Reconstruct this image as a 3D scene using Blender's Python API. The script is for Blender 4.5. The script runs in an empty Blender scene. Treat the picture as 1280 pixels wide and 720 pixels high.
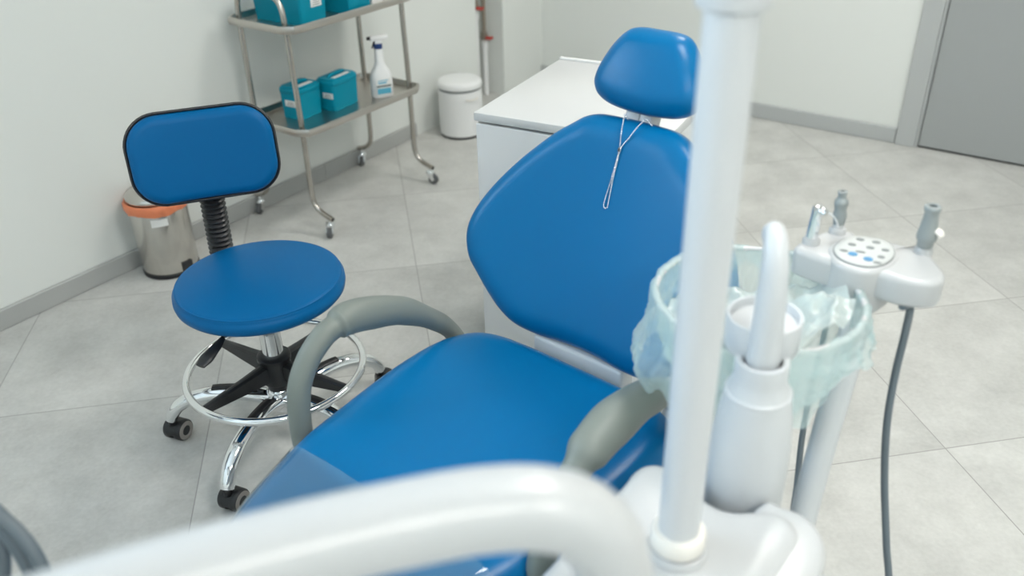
import bpy, bmesh, math, random
from mathutils import Vector, Matrix, noise
random.seed(4)
PI = math.pi
COL = bpy.context.scene.collection
def R(a): return math.radians(a)

# ------------------------------------------------------------------ materials
def new_mat(name):
    m = bpy.data.materials.new(name); m.use_nodes = True
    nt = m.node_tree; nt.nodes.clear()
    out = nt.nodes.new('ShaderNodeOutputMaterial')
    return m, nt, out
def principled(name, col, rough=.5, tint=None, metal=0, coat=0, bump=0, bscale=300, var=0, vscale=6, aniso=0, spec=.5, ior=1.45):
    m, nt, out = new_mat(name)
    b = nt.nodes.new('ShaderNodeBsdfPrincipled')
    b.inputs['Base Color'].default_value = (*col, 1)
    b.inputs['Roughness'].default_value = rough
    b.inputs['Metallic'].default_value = metal
    b.inputs['Coat Weight'].default_value = coat
    b.inputs['Coat Roughness'].default_value = .12
    b.inputs['Specular IOR Level'].default_value = spec
    if tint: b.inputs['Specular Tint'].default_value = (*tint, 1)
    tc = nt.nodes.new('ShaderNodeTexCoord')
    if bump:
        n = nt.nodes.new('ShaderNodeTexNoise'); n.inputs['Scale'].default_value = bscale; n.inputs['Detail'].default_value = 3
        nt.links.new(tc.outputs['Object'], n.inputs['Vector'])
        bp = nt.nodes.new('ShaderNodeBump'); bp.inputs['Strength'].default_value = bump; bp.inputs['Distance'].default_value = .002
        nt.links.new(n.outputs['Fac'], bp.inputs['Height']); nt.links.new(bp.outputs['Normal'], b.inputs['Normal'])
    if var:
        n = nt.nodes.new('ShaderNodeTexNoise'); n.inputs['Scale'].default_value = vscale; n.inputs['Detail'].default_value = 4
        nt.links.new(tc.outputs['Object'], n.inputs['Vector'])
        mx = nt.nodes.new('ShaderNodeMix'); mx.data_type = 'RGBA'
        mx.inputs['A'].default_value = (*[c*(1-var) for c in col], 1); mx.inputs['B'].default_value = (*[min(1, c*(1+var)) for c in col], 1)
        nt.links.new(n.outputs['Fac'], mx.inputs['Factor']); nt.links.new(mx.outputs['Result'], b.inputs['Base Color'])
    nt.links.new(b.outputs['BSDF'], out.inputs['Surface'])
    return m
M = {}
M['blue'] = principled('blue_vinyl', (.0002, .140, .348), .29, bump=.08, bscale=420, spec=.24)
M['blue_stool'] = principled('blue_stool_vinyl', (.0002, .110, .295), .40, bump=.1, bscale=420, spec=.15)
M['piping'] = principled('black_piping', (.018, .018, .02), .35)
M['white'] = principled('white_plastic', (.50, .512, .515), .28, coat=.1)
M['white_pole'] = principled('white_pole', (.58, .595, .605), .28, coat=.1)
M['tray_white'] = principled('tray_white', (.475, .485, .487), .28, coat=.1)  # white plastic toned down to offset the strong light from the lamp overhead
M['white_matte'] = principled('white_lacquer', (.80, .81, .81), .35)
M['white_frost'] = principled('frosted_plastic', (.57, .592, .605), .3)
M['cream'] = principled('cream_collar', (.80, .77, .71), .4)
M['armgrey'] = principled('grey_rubber', (.19, .215, .195), .48, bump=.05)
M['hose'] = principled('grey_hose', (.115, .145, .165), .45)
M['hpgrey'] = principled('handpiece_grey', (.27, .30, .30), .4)
M['chrome'] = principled('chrome', (.86, .87, .88), .07, metal=1)
M['steel'] = principled('brushed_steel', (.56, .53, .49), .3, metal=1, bump=.04, bscale=60)
M['tube_steel'] = principled('tube_steel', (.50, .47, .43), .27, metal=1)
M['black'] = principled('black_plastic', (.014, .015, .017), .4)
M['wheelgrey'] = principled('wheel_grey', (.30, .28, .26), .5)
M['castor_grey'] = principled('castor_grey', (.10, .105, .11), .5)
M['bin_steel'] = principled('bin_steel', (.60, .575, .54), .2, metal=1, bump=.02, bscale=40)
M['top_white'] = principled('top_white', (.66, .67, .67), .3)
M['teal'] = principled('teal_plastic', (.0003, .25, .36), .42, spec=.22)
M['paper'] = principled('paper_label', (.78, .78, .76), .6)
M['orange'] = principled('orange_bag', (.80, .24, .11), .4, bump=.5, bscale=40, var=.18, vscale=25)
M['wall'] = principled('wall_paint', (.735, .76, .735), .7, bump=.03, bscale=120, var=.012, vscale=1.5)
M['ceil'] = principled('ceiling_paint', (.8, .8, .79), .8)
M['baseboard'] = principled('baseboard_tile', (.40, .41, .40), .4, var=.08, vscale=9)
M['doorgrey'] = principled('door_grey', (.335, .355, .355), .45, var=.02, vscale=2)
M['framegrey'] = principled('frame_grey', (.44, .46, .46), .45)
M['dark'] = principled('dark_gap', (.02, .02, .022), .7)
M['red'] = principled('red_valve', (.42, .03, .02), .4)
M['brass'] = principled('brass_grey', (.33, .29, .24), .4, metal=.7)
M['navy'] = principled('navy_cap', (.004, .035, .16), .4)
M['button'] = principled('button_grey', (.20, .22, .22), .5)
M['buttonblue'] = principled('button_blue', (.07, .25, .45), .5)
M['panel'] = principled('panel_face', (.50, .52, .51), .45)
M['lightblue'] = principled('label_blue', (.10, .42, .58), .5)

def mat_floor():
    m, nt, out = new_mat('floor_tile')
    N = nt.nodes.new; L = nt.links.new
    tc = N('ShaderNodeTexCoord')
    mp = N('ShaderNodeMapping'); mp.vector_type = 'POINT'
    # u = x cos t - y sin t ; v = x sin t + y cos t  with t = -9.26 deg
    mp.inputs['Rotation'].default_value = (0, 0, R(-9.26))
    mp.inputs['Scale'].default_value = (1, 1, 1)
    L(tc.outputs['Object'], mp.inputs['Vector'])
    sep = N('ShaderNodeSeparateXYZ'); L(mp.outputs['Vector'], sep.inputs[0])
    def mth(op, a, b=None):
        n = N('ShaderNodeMath'); n.operation = op
        for i, v in enumerate((a, b)):
            if v is None: continue
            if isinstance(v, (int, float)): n.inputs[i].default_value = v
            else: L(v, n.inputs[i])
        return n.outputs[0]
    S = .603
    cells = []; edges = []
    for s, off in ((sep.outputs[0], .104), (sep.outputs[1], .258)):
        q = mth('DIVIDE', mth('SUBTRACT', s, off), S)
        cells.append(mth('FLOOR', q))
        fr = mth('FRACT', q)
        edges.append(mth('MINIMUM', fr, mth('SUBTRACT', 1.0, fr)))
    e = mth('MINIMUM', edges[0], edges[1])
    grout = mth('LESS_THAN', e, .0024)
    cmb = N('ShaderNodeCombineXYZ'); L(cells[0], cmb.inputs[0]); L(cells[1], cmb.inputs[1])
    wn = N('ShaderNodeTexWhiteNoise'); wn.noise_dimensions = '3D'; L(cmb.outputs[0], wn.inputs['Vector'])
    # per tile offset of the cement mottling
    addv = N('ShaderNodeVectorMath'); addv.operation = 'MULTIPLY_ADD'
    L(wn.outputs['Color'], addv.inputs[0]); addv.inputs[1].default_value = (7, 7, 7); L(tc.outputs['Object'], addv.inputs[2])
    n1 = N('ShaderNodeTexNoise'); n1.inputs['Scale'].default_value = 5.5; n1.inputs['Detail'].default_value = 9; n1.inputs['Roughness'].default_value = .68
    L(addv.outputs[0], n1.inputs['Vector'])
    n2 = N('ShaderNodeTexNoise'); n2.inputs['Scale'].default_value = 90; n2.inputs['Detail'].default_value = 4
    L(addv.outputs[0], n2.inputs['Vector'])
    mixf = mth('ADD', mth('MULTIPLY', n1.outputs['Fac'], .85), mth('MULTIPLY', n2.outputs['Fac'], .25))
    mixf = mth('ADD', mixf, mth('MULTIPLY', mth('SUBTRACT', wn.outputs['Value'], .5), .10))
    cr = N('ShaderNodeValToRGB'); L(mixf, cr.inputs[0])
    cr.color_ramp.elements[0].position = .33; cr.color_ramp.elements[0].color = (.43, .433, .415, 1)
    cr.color_ramp.elements[1].position = .76; cr.color_ramp.elements[1].color = (.625, .628, .604, 1)
    mg = N('ShaderNodeMix'); mg.data_type = 'RGBA'
    L(grout, mg.inputs['Factor']); L(cr.outputs[0], mg.inputs['A']); mg.inputs['B'].default_value = (.33, .325, .315, 1)
    b = N('ShaderNodeBsdfPrincipled'); L(mg.outputs['Result'], b.inputs['Base Color'])
    b.inputs['Roughness'].default_value = .5; b.inputs['Specular IOR Level'].default_value = .2
    bp = N('ShaderNodeBump'); bp.inputs['Strength'].default_value = .06; bp.inputs['Distance'].default_value = .003
    L(n2.outputs['Fac'], bp.inputs['Height']); L(bp.outputs['Normal'], b.inputs['Normal'])
    L(b.outputs['BSDF'], out.inputs['Surface'])
    return m
M['floor'] = mat_floor()

def mat_film(name, col, trans, diff_col, rough=.12, bump=0, bscale=20, trl=.5, gloss=.12, fk=1.0, tcol=(1, 1, 1)):
    """thin plastic sheet: clear + scattering + reflection"""
    m, nt, out = new_mat(name); N = nt.nodes.new; L = nt.links.new
    t = N('ShaderNodeBsdfTransparent'); t.inputs[0].default_value = (*tcol, 1)
    d = N('ShaderNodeBsdfDiffuse'); d.inputs[0].default_value = (*diff_col, 1)
    tl = N('ShaderNodeBsdfTranslucent'); tl.inputs[0].default_value = (*col, 1)
    g = N('ShaderNodeBsdfGlossy'); g.inputs['Roughness'].default_value = rough
    a = N('ShaderNodeMixShader'); a.inputs[0].default_value = trl; L(d.outputs[0], a.inputs[1]); L(tl.outputs[0], a.inputs[2])
    b = N('ShaderNodeMixShader'); b.inputs[0].default_value = trans; L(a.outputs[0], b.inputs[1]); L(t.outputs[0], b.inputs[2])
    fr = N('ShaderNodeFresnel'); fr.inputs['IOR'].default_value = 1.35
    ml = N('ShaderNodeMath'); ml.operation = 'MULTIPLY_ADD'; ml.inputs[1].default_value = fk; ml.inputs[2].default_value = gloss*.2
    L(fr.outputs[0], ml.inputs[0])
    c = N('ShaderNodeMixShader'); L(ml.outputs[0], c.inputs[0]); L(b.outputs[0], c.inputs[1]); L(g.outputs[0], c.inputs[2])
    if bump:
        tc = N('ShaderNodeTexCoord'); n = N('ShaderNodeTexNoise'); n.inputs['Scale'].default_value = bscale; n.inputs['Detail'].default_value = 6
        n.inputs['Distortion'].default_value = 1.2
        L(tc.outputs['Object'], n.inputs['Vector'])
        bp = N('ShaderNodeBump'); bp.inputs['Strength'].default_value = bump; bp.inputs['Distance'].default_value = .01
        L(n.outputs['Fac'], bp.inputs['Height'])
        for s in (d, tl, g): L(bp.outputs['Normal'], s.inputs['Normal'])
        L(bp.outputs['Normal'], fr.inputs['Normal'])
    L(c.outputs[0], out.inputs['Surface'])
    return m
M['cover'] = mat_film('clear_cover', (.45, .65, .8), .85, (.42, .72, .88), .05, trl=.3)
M['bag'] = mat_film('waste_bag', (.76, .96, .95), .60, (.76, .93, .925), .3, bump=.5, bscale=30, trl=.5, gloss=.05, fk=.35)
M['tuft'] = mat_film('crumpled_film', (.74, .83, .81), .25, (.74, .82, .80), .35, bump=.35, bscale=34, trl=.4, gloss=.05, fk=.25)
M['glass'] = mat_film('window_glass', (1, 1, 1), .98, (1, 1, 1), .01, trl=.5)

def mat_emit(name, col, s):
    m, nt, out = new_mat(name)
    e = nt.nodes.new('ShaderNodeEmission'); e.inputs[0].default_value = (*col, 1); e.inputs[1].default_value = s
    nt.links.new(e.outputs[0], out.inputs[0]); return m

# ------------------------------------------------------------------ frames, objects
class Frame:
    def __init__(s, loc, rz=0.0):
        s.M = Matrix.Translation(Vector(loc)) @ Matrix.Rotation(rz, 4, 'Z')
        s.I = s.M.inverted(); s.loc = loc; s.rz = rz
    def l(s, p): return s.I @ Vector(p)            # world -> local
    def w(s, p): return s.M @ Vector(p)
WORLD = Frame((0, 0, 0))
TW = R(35.78)
W0 = Vector((.196, 4.783, 0))
WF = Frame(W0, -TW)                                # room frame: x = distance from left wall, y = along it (0 at the back wall)
CH = Frame((-.211, 1.038, 0), R(-40.8))            # chair frame: x across, y towards the head end

FR = {}
def thing(name, label, cat, frame, group=None):
    o = bpy.data.objects.new(name, None); COL.objects.link(o)
    o.location = frame.loc; o.rotation_euler = (0, 0, frame.rz); o.empty_display_size = .05
    o['label'] = label; o['category'] = cat
    if group: o['group'] = group
    return o
def tag(o, label, cat, group=None):
    o['label'] = label; o['category'] = cat
    if group: o['group'] = group
    return o
def build(name, bm, mat, parent=None, smooth=True, mats=None, sharp=40, label=None):
    me = bpy.data.meshes.new(name)
    bmesh.ops.recalc_face_normals(bm, faces=bm.faces[:])
    bm.to_mesh(me); bm.free()
    o = bpy.data.objects.new(name, me); COL.objects.link(o)
    for m in (mats or [mat]): me.materials.append(m)
    if smooth:
        for p in me.polygons: p.use_smooth = True
        if sharp: me.set_sharp_from_angle(angle=R(sharp))
    if parent: o.parent = parent
    if label: o['label'] = label
    return o
def struct(name, bm, mat, parent=None, smooth=False):
    o = build(name, bm, mat, parent, smooth=smooth)
    if not parent: o['kind'] = 'structure'
    return o
def copy_tree(root, loc, rz, label, group=None):
    r = root.copy(); COL.objects.link(r); r.location = loc; r.rotation_euler = (0, 0, rz); r['label'] = label
    if group: r['group'] = group
    for ch in list(root.children):
        c = ch.copy(); COL.objects.link(c); c.parent = r
        for g in ch.children:
            d = g.copy(); COL.objects.link(d); d.parent = c
    return r

# ------------------------------------------------------------------ mesh helpers
def BM(): return bmesh.new()
def box(bm, x0, x1, y0, y1, z0, z1, bev=0, seg=2, T=None):
    r = bmesh.ops.create_cube(bm, size=1)
    vs = r['verts']
    for v in vs: v.co = Vector(((x0+x1)/2+v.co.x*(x1-x0), (y0+y1)/2+v.co.y*(y1-y0), (z0+z1)/2+v.co.z*(z1-z0)))
    if bev:
        es = set(e for v in vs for e in v.link_edges)
        rr = bmesh.ops.bevel(bm, geom=list(es), offset=bev, segments=seg, profile=.5, affect='EDGES')
        vs = list(set(rr['verts']) | set(v for v in vs if v.is_valid))
    if T:
        for v in vs: v.co = T(v.co)
    return vs
def catmull(pts, n=8, closed=False):
    P = [Vector(p) for p in pts]; out = []; m = len(P)
    rng = range(m) if closed else range(m-1)
    for i in rng:
        p0 = P[(i-1) % m] if closed or i > 0 else P[0]*2-P[1]
        p1 = P[i]; p2 = P[(i+1) % m]
        p3 = P[(i+2) % m] if closed or i+2 < m else P[-1]*2-P[-2]
        for k in range(n):
            t = k/n
            out.append(.5*((2*p1)+(p2-p0)*t+(2*p0-5*p1+4*p2-p3)*t*t+(3*p1-p0-3*p2+p3)*t**3))
    if not closed: out.append(P[-1])
    return out
def tube(bm, pts, r, seg=14, smooth=0, closed=False, cap=True, flat=1.0):
    """r: number or list of radii matching pts"""
    if smooth:
        m = len(pts)
        if isinstance(r, (list, tuple)):
            rr = []
            for i in range(m if closed else m-1):
                a, b = r[i], r[(i+1) % m]
                for k in range(smooth):
                    t = k/smooth; t = t*t*(3-2*t); rr.append(a+(b-a)*t)
            if not closed: rr.append(r[-1])
            r = rr
        pts = catmull(pts, smooth, closed)
    P = [Vector(p) for p in pts]; n = len(P)
    rad = r if isinstance(r, (list, tuple)) else [r]*n
    tang = []
    for i in range(n):
        if closed: t = P[(i+1) % n]-P[(i-1) % n]
        else: t = P[min(i+1, n-1)]-P[max(i-1, 0)]
        tang.append(t.normalized())
    ref = Vector((0, 0, 1)) if abs(tang[0].z) < .9 else Vector((1, 0, 0))
    u = tang[0].cross(ref).normalized()
    rings = []
    for i in range(n):
        t = tang[i]
        u = (u-t*u.dot(t)).normalized(); v = t.cross(u)
        rings.append([bm.verts.new(P[i]+(u*math.cos(a)+v*math.sin(a)*flat)*rad[i]) for a in [2*PI*k/seg for k in range(seg)]])
    last = n if closed else n-1
    for i in range(last):
        A, B = rings[i], rings[(i+1) % n]
        for k in range(seg): bm.faces.new((A[k], A[(k+1) % seg], B[(k+1) % seg], B[k]))
    if cap and not closed:
        bm.faces.new(rings[0][::-1]); bm.faces.new(rings[-1])
    return rings
def lathe(bm, prof, c=(0, 0, 0), seg=32, T=None, cap=True):
    """prof: list of (r, z)"""
    rings = []
    for r, z in prof:
        ring = []
        for k in range(seg):
            a = 2*PI*k/seg
            p = Vector((r*math.cos(a), r*math.sin(a), z))
            p = T(p) if T else p+Vector(c)
            ring.append(bm.verts.new(p))
        rings.append(ring)
    for A, B in zip(rings, rings[1:]):
        for k in range(seg): bm.faces.new((A[k], A[(k+1) % seg], B[(k+1) % seg], B[k]))
    if cap:
        if prof[0][0] > 1e-6: bm.faces.new(rings[0][::-1])
        if prof[-1][0] > 1e-6: bm.faces.new(rings[-1])
    bmesh.ops.remove_doubles(bm, verts=[v for ring in (rings[0], rings[-1]) for v in ring], dist=1e-6)
def axis_T(p, d, k=1):
    q = Vector((0, 0, 1)).rotation_difference(Vector(d).normalized()).to_matrix()
    p = Vector(p)
    return lambda v: p+q @ Vector((v.x, v.y, v.z*k))
def resample(pts, n):
    P = [Vector(p) for p in pts]; m = len(P)
    L = [0]
    for i in range(m): L.append(L[-1]+(P[(i+1) % m]-P[i]).length)
    out = []; j = 0
    for k in range(n):
        s = L[-1]*k/n
        while L[j+1] < s: j += 1
        t = (s-L[j])/max(1e-9, L[j+1]-L[j]); out.append(P[j].lerp(P[(j+1) % m], t))
    return out
def slab(bm, outline, prof, center=None, n=120, warp=None, smooth=8, rings=(.8, .6, .4, .2)):
    """closed outline (x, y); prof = [(inset, z), ...] from the bottom centre round the rim to the top.
    The first and last ring are filled towards `center`."""
    pts = [(p[0], p[1], 0) for p in outline]
    if smooth: pts = catmull(pts, smooth, True)
    P = resample(pts, n)
    area = sum(P[i].x*P[(i+1) % n].y-P[(i+1) % n].x*P[i].y for i in range(n))
    if area < 0: P.reverse()
    Nn = []
    for i in range(n):
        t = P[(i+1) % n]-P[(i-1) % n]
        Nn.append(Vector((-t.y, t.x, 0)).normalized())
    if center is None: center = sum(P, Vector())/n
    else: center = Vector((center[0], center[1], 0))
    W = warp or (lambda v: v)
    def ring_at(d, z, s=1.0):
        return [Vector((*(center.xy+((P[i]+Nn[i]*d)-center).xy*s), z)) for i in range(n)]
    seq = []
    d, z = prof[0]
    for s in reversed(rings): seq.append(ring_at(d, z, s))
    for d, z in prof: seq.append(ring_at(d, z))
    d, z = prof[-1]
    for s in rings: seq.append(ring_at(d, z, s))
    RR = [[bm.verts.new(W(v)) for v in ring] for ring in seq]
    for A, B in zip(RR, RR[1:]):
        for k in range(n): bm.faces.new((A[k], A[(k+1) % n], B[(k+1) % n], B[k]))
    cb = bm.verts.new(W(Vector((center.x, center.y, prof[0][1])))); ct = bm.verts.new(W(Vector((center.x, center.y, prof[-1][1]))))
    for k in range(n):
        bm.faces.new((cb, RR[0][(k+1) % n], RR[0][k])); bm.faces.new((ct, RR[-1][k], RR[-1][(k+1) % n]))
def round_prof(z0, z1, r0, r1, k=5, r1x=None):
    """vertical side with a rounded bottom (r0) and top (r1); r1x: horizontal reach of the top rounding"""
    r1x = r1x or r1; p = []
    for i in range(k+1):
        a = PI/2*i/k; p.append((r0*(1-math.sin(a)), z0+r0*(1-math.cos(a))))
    for i in range(k+1):
        a = PI/2*i/k; p.append((r1x*(1-math.cos(a)), z1-r1+r1*math.sin(a)))
    return p
def rrect(w, h, r, cx=0, cy=0, k=6):
    out = []
    for sx, sy, a0 in ((1, 1, 0), (-1, 1, 90), (-1, -1, 180), (1, -1, 270)):
        for i in range(k+1):
            a = R(a0+90*i/k); out.append((cx+sx*(w/2-r)+r*math.cos(a), cy+sy*(h/2-r)+r*math.sin(a)))
    return out
def prism(bm, outline, z0, z1, bev=.003, T=None, k=3):
    slab(bm, outline, round_prof(z0, z1, bev, bev, k), smooth=0, n=len(outline), warp=T, rings=())

# ------------------------------------------------------------------ the room
def Wp(u, v, z): return WF.w((u, v, z))
RU, RV, RH = 5.3, -6.4, 2.8
bm = BM(); box(bm, -.35, RU+.2, RV-.2, .25, -.12, 0, T=WF.w); struct('floor', bm, M['floor'])
bm = BM(); box(bm, -.35, RU+.2, RV-.2, .25, RH, RH+.15, T=WF.w); struct('ceiling', bm, M['ceil'])
WV0, WV1, WZ0, WZ1 = -6.3, -3.7, 1.30, 2.60      # window in the left wall, behind the camera
bm = BM()
box(bm, -.2, 0, RV-.2, WV0, 0, RH, T=WF.w); box(bm, -.2, 0, WV0, WV1, 0, WZ0, T=WF.w); box(bm, -.2, 0, WV0, WV1, WZ1, RH, T=WF.w)
box(bm, -.2, 0, WV1, -.58, 0, RH, T=WF.w); box(bm, -.35, -.17, -.60, -.30, 0, RH, T=WF.w); box(bm, -.2, 0, -.36, .2, 0, RH, T=WF.w)
struct('wall_left', bm, M['wall'])
bm = BM(); box(bm, 0, RU+.2, 0, .2, 0, RH, T=WF.w); struct('wall_back', bm, M['wall'])
bm = BM(); box(bm, RU, RU+.2, RV-.2, 0, 0, RH, T=WF.w); struct('wall_right', bm, M['wall'])
bm = BM(); box(bm, 0, RU, RV-.2, RV, 0, RH, T=WF.w); struct('wall_front', bm, M['wall'])
bm = BM()
for v in (WV0+.03, (WV0+WV1)/2, WV1-.03):
    box(bm, -.14, -.07, v-.03, v+.03, WZ0, WZ1, T=WF.w)
for z in (WZ0+.03, WZ1-.03): box(bm, -.14, -.07, WV0, WV1, z-.03, z+.03, T=WF.w)
win = struct('window_1', bm, M['white_matte'])
bm = BM(); box(bm, -.108, -.102, WV0, WV1, WZ0, WZ1, T=WF.w); build('window_glass', bm, M['glass'], win, smooth=False)

bm = BM(); box(bm, 0, .013, -6.4, -2.24, 0, .066, .003, 1, T=WF.w); box(bm, 0, .013, -2.2385, -1.665, 0, .066, .003, 1, T=WF.w)
box(bm, 0, .013, -1.6635, -1.075, 0, .066, .003, 1, T=WF.w); struct('baseboard_left', bm, M['baseboard'])
bm = BM(); box(bm, .0, 1.8775, -.016, 0, 0, .070, .005, 2, T=WF.w); struct('baseboard_back', bm, M['framegrey'])
# door in the back wall
bm = BM()
for u0, u1 in ((1.880, 1.962), (2.895, 2.977)):
    box(bm, u0, u1, -.022, 0, 0, 2.12, .004, 2, T=WF.w)
box(bm, 1.88, 2.977, -.022, 0, 2.04, 2.12, .004, 2, T=WF.w)
tr = struct('trim_1', bm, M['framegrey'])
bm = BM(); box(bm, 1.9625, 1.973, -.016, 0, 0, 2.04, .002, 1, T=WF.w); build('door_stop', bm, M['framegrey'], tr, smooth=False)
bm = BM(); box(bm, 1.977, 2.889, -.013, -.002, .010, 2.034, .002, 1, T=WF.w); dr = struct('door_1', bm, M['doorgrey'])
bm = BM(); box(bm, 1.9735, 2.894, -.0015, 0, 0, 2.039, T=WF.w); build('door_gap_shade', bm, M['dark'], dr, smooth=False)  # dark sheet standing in for the shade in the gaps round the leaf
bm = BM()
lathe(bm, [(.026, 0), (.026, .008), (.010, .010), (.010, .045)], T=lambda p: WF.w((2.80+p.x, -.013-p.z, 1.02+p.y)), seg=20)
tube(bm, [WF.w((2.80, -.058, 1.02)), WF.w((2.74, -.06, 1.02)), WF.w((2.68, -.058, 1.02))], .009, 10)
build('door_handle', bm, M['chrome'], dr)

# ceiling lamps (out of frame above)
for i, (u, v, nm) in enumerate(((1.8, -1.1, 'nearest the corner with the pipes'), (2.7, -2.7, 'above the dental chair'), (4.5, -4.0, 'nearest the right wall'), (4.0, -5.0, 'nearest the window'))):
    fr = Frame(Wp(u, v, RH), -TW)
    t = thing('ceiling_lamp', 'square flat white ceiling lamp '+nm, 'lamp', fr, 'ceiling lamps')
    bm = BM()
    for x0, x1, y0, y1 in ((-.32, .32, -.32, -.30), (-.32, .32, .30, .32), (-.32, -.30, -.30, .30), (.30, .32, -.30, .30)):
        box(bm, x0, x1, y0, y1, -.03, 0)
    build('lamp_frame', bm, M['white_matte'], t, smooth=False)
    bm = BM(); box(bm, -.30, .30, -.30, .30, -.022, -.002)
    build('diffuser', bm, mat_emit('lamp_diffuser', (1, .975, .925), 23.5), t, smooth=False)

# ------------------------------------------------------------------ dental chair
chair = thing('dental_chair', 'large blue upholstered dental chair with grey armrests in the middle of the room', 'dental chair', CH)
half = [(0, .512), (.06, .512), (.13, .510), (.19, .503), (.235, .482), (.262, .445), (.280, .39), (.284, .32), (.281, .25), (.270, .15), (.252, .02), (.222, -.08), (.192, -.17), (.170, -.28), (.158, -.40), (.150, -.55), (.142, -.68), (.118, -.76), (.06, -.79), (0, -.795)]
seat_out = [(x, y) for x, y in half]+[(-x, y) for x, y in half[-2:0:-1]]
def seat_z(y):
    if y > .05: return 0
    t = .05-y
    return -.05*t-.10*t*t
def seat_warp(v):
    dish = -.012*max(0, 1-(v.x/.26)**2)*max(0, 1-((v.y-.22)/.3)**2)
    top = max(0, (v.z-.40)/.06)
    return Vector((v.x, v.y, v.z+seat_z(v.y)+dish*top))
bm = BM()
sp = [(.03, .385), (.008, .392), (0, .405), (0, .425)]
for i in range(1, 9):
    a = PI/2*i/8; sp.append((.055*(1-math.cos(a)), .425+.037*math.sin(a)))
slab(bm, seat_out, sp, center=(0, .1), n=160, warp=seat_warp, rings=(.9, .75, .6, .45, .3, .15))
seat = build('seat', bm, M['blue'], chair)
bm = BM()
slab(bm, [(x*.93, y*.965+.004) for x, y in seat_out], [(.12, .30), (.06, .31), (.015, .345), (0, .375), (0, .39)], center=(0, .1), n=120, warp=lambda v: Vector((v.x, v.y, v.z+seat_z(v.y))))
build('seat_shell', bm, M['white'], chair)
# clear foot cover: a thin sheet lying over the leg rest
co = [(x+.004*(1 if x > 0 else -1 if x < 0 else 0), y-(.004 if y < -.7 else 0)) for x, y in seat_out if y < .02]
bm = BM()
prof_pts = [(-.003, .395), (-.003, .43)]+[(-.003+.058*(1-math.cos(PI/2*i/6)), .427+.0405*math.sin(PI/2*i/6)) for i in range(1, 7)]
# sheet built as strips across the seat
ys = [0.0-.795*i/40 for i in range(41)]
def half_w(y):
    for (x1, y1), (x2, y2) in zip(half, half[1:]):
        if y2 <= y <= y1: return x1+(x2-x1)*(y1-y)/max(1e-9, y1-y2)
    return 0
rows = []
for y in ys[:-1]:
    w = half_w(y)+.004; row = []
    cross = []
    for d, z in prof_pts: cross.append((w-max(0, d+.003), z))
    left = [(-x, z) for x, z in cross]; mid = [(-(w-.058)+2*(w-.058)*k/10, .4685+.004*math.sin(PI*k/10)) for k in range(1, 10)]
    for x, z in left+mid+cross[::-1]:
        wv = .0016*math.sin(y*23+x*9)+.001*math.sin(x*40-y*31)
        row.append(bm.verts.new((x, y, z+seat_z(y)+wv)))
    rows.append(row)
for A, B in zip(rows, rows[1:]):
    for k in range(len(A)-1): bm.faces.new((A[k], A[k+1], B[k+1], B[k]))
build('foot_cover', bm, M['cover'], chair, label='clear plastic foot cover', sharp=0)
# backrest
BE = R(68)
dB = Vector((0, math.cos(BE), math.sin(BE))); nB = Vector((0, -math.sin(BE), math.cos(BE))); pB = Vector((0, .52, .48))
bh = [(0, .450), (.05, .449), (.085, .446), (.112, .436), (.136, .418), (.172, .388), (.222, .332), (.262, .275), (.290, .222), (.304, .178), (.305, .140), (.291, .098), (.266, .068), (.232, .034), (.196, .006), (.155, -.012), (.10, -.016), (.05, -.012), (0, -.010)]
back_out = bh+[(-x, y) for x, y in bh[-2:0:-1]]
def wing(x): return .055*(abs(x)/.3)**2.2
def back_warp(v): return pB+Vector((1, 0, 0))*(v.x-.010)+dB*v.y+nB*(v.z+wing(v.x)+.010*((v.y-.2)/.25)**2)
bm = BM()
bp_ = [(.05, -.062), (.01, -.058), (0, -.046), (0, -.036)]
for i in range(1, 9):
    a = PI/2*i/8; bp_.append((.050*(1-math.cos(a)), -.036+.036*math.sin(a)))
slab(bm, back_out, bp_, center=(0, .2), n=160, warp=back_warp, rings=(.88, .75, .6, .45, .3, .15))
build('backrest', bm, M['blue'], chair)
bm = BM()
slab(bm, [(x*.94, .2+(y-.2)*.94) for x, y in back_out], [(.10, -.095), (.05, -.09), (.01, -.07), (0, -.055)], center=(0, .2), n=120, warp=back_warp)
build('backrest_shell', bm, M['white'], chair)
# frame link between seat and backrest
bm = BM()
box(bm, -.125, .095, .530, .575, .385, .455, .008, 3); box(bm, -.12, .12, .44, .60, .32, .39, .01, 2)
build('recline_bracket', bm, M['white_matte'], chair)  # brighter white makes up for the shade the bracket sits in
bm = BM()
tube(bm, [(.155, .45, .34), (.19, .53, .37), (.20, .575, .42), (.19, .60, .50)], [.02, .02, .018, .014], 12, 6)
build('recline_arm', bm, M['white'], chair)
# headrest
HB = R(68)
dH = Vector((0, math.cos(HB), math.sin(HB))); nH = Vector((0, -math.sin(HB), math.cos(HB))); pH = Vector((-.010, .681, .907))
hh = [(0, .163), (.040, .162), (.064, .153), (.086, .126), (.103, .090), (.111, .062), (.109, .041), (.095, .023), (.068, .012), (.03, .007), (0, .006)]
head_out = hh+[(-x, y) for x, y in hh[-2:0:-1]]
def head_warp(v):
    return pH+Vector((1.04, 0, 0))*v.x+dH*v.y+nH*(v.z+(.004-.008*(v.x/.1)**2-.008*((v.y-.085)/.08)**2)*max(0, min(1, (v.z+.04)/.04)))
bm = BM()
hp = [(.03, -.058), (.006, -.052), (0, -.040)]
for i in range(1, 9):
    a = PI/2*i/8; hp.append((.034*(1-math.cos(a)), -.040+.042*math.sin(a)))
slab(bm, head_out, hp, center=(0, .075), n=120, warp=head_warp)
build('headrest', bm, M['blue'], chair)
bm = BM()
hs = [(x*.93, .075+(y-.075)*.93) for x, y in head_out]
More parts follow.
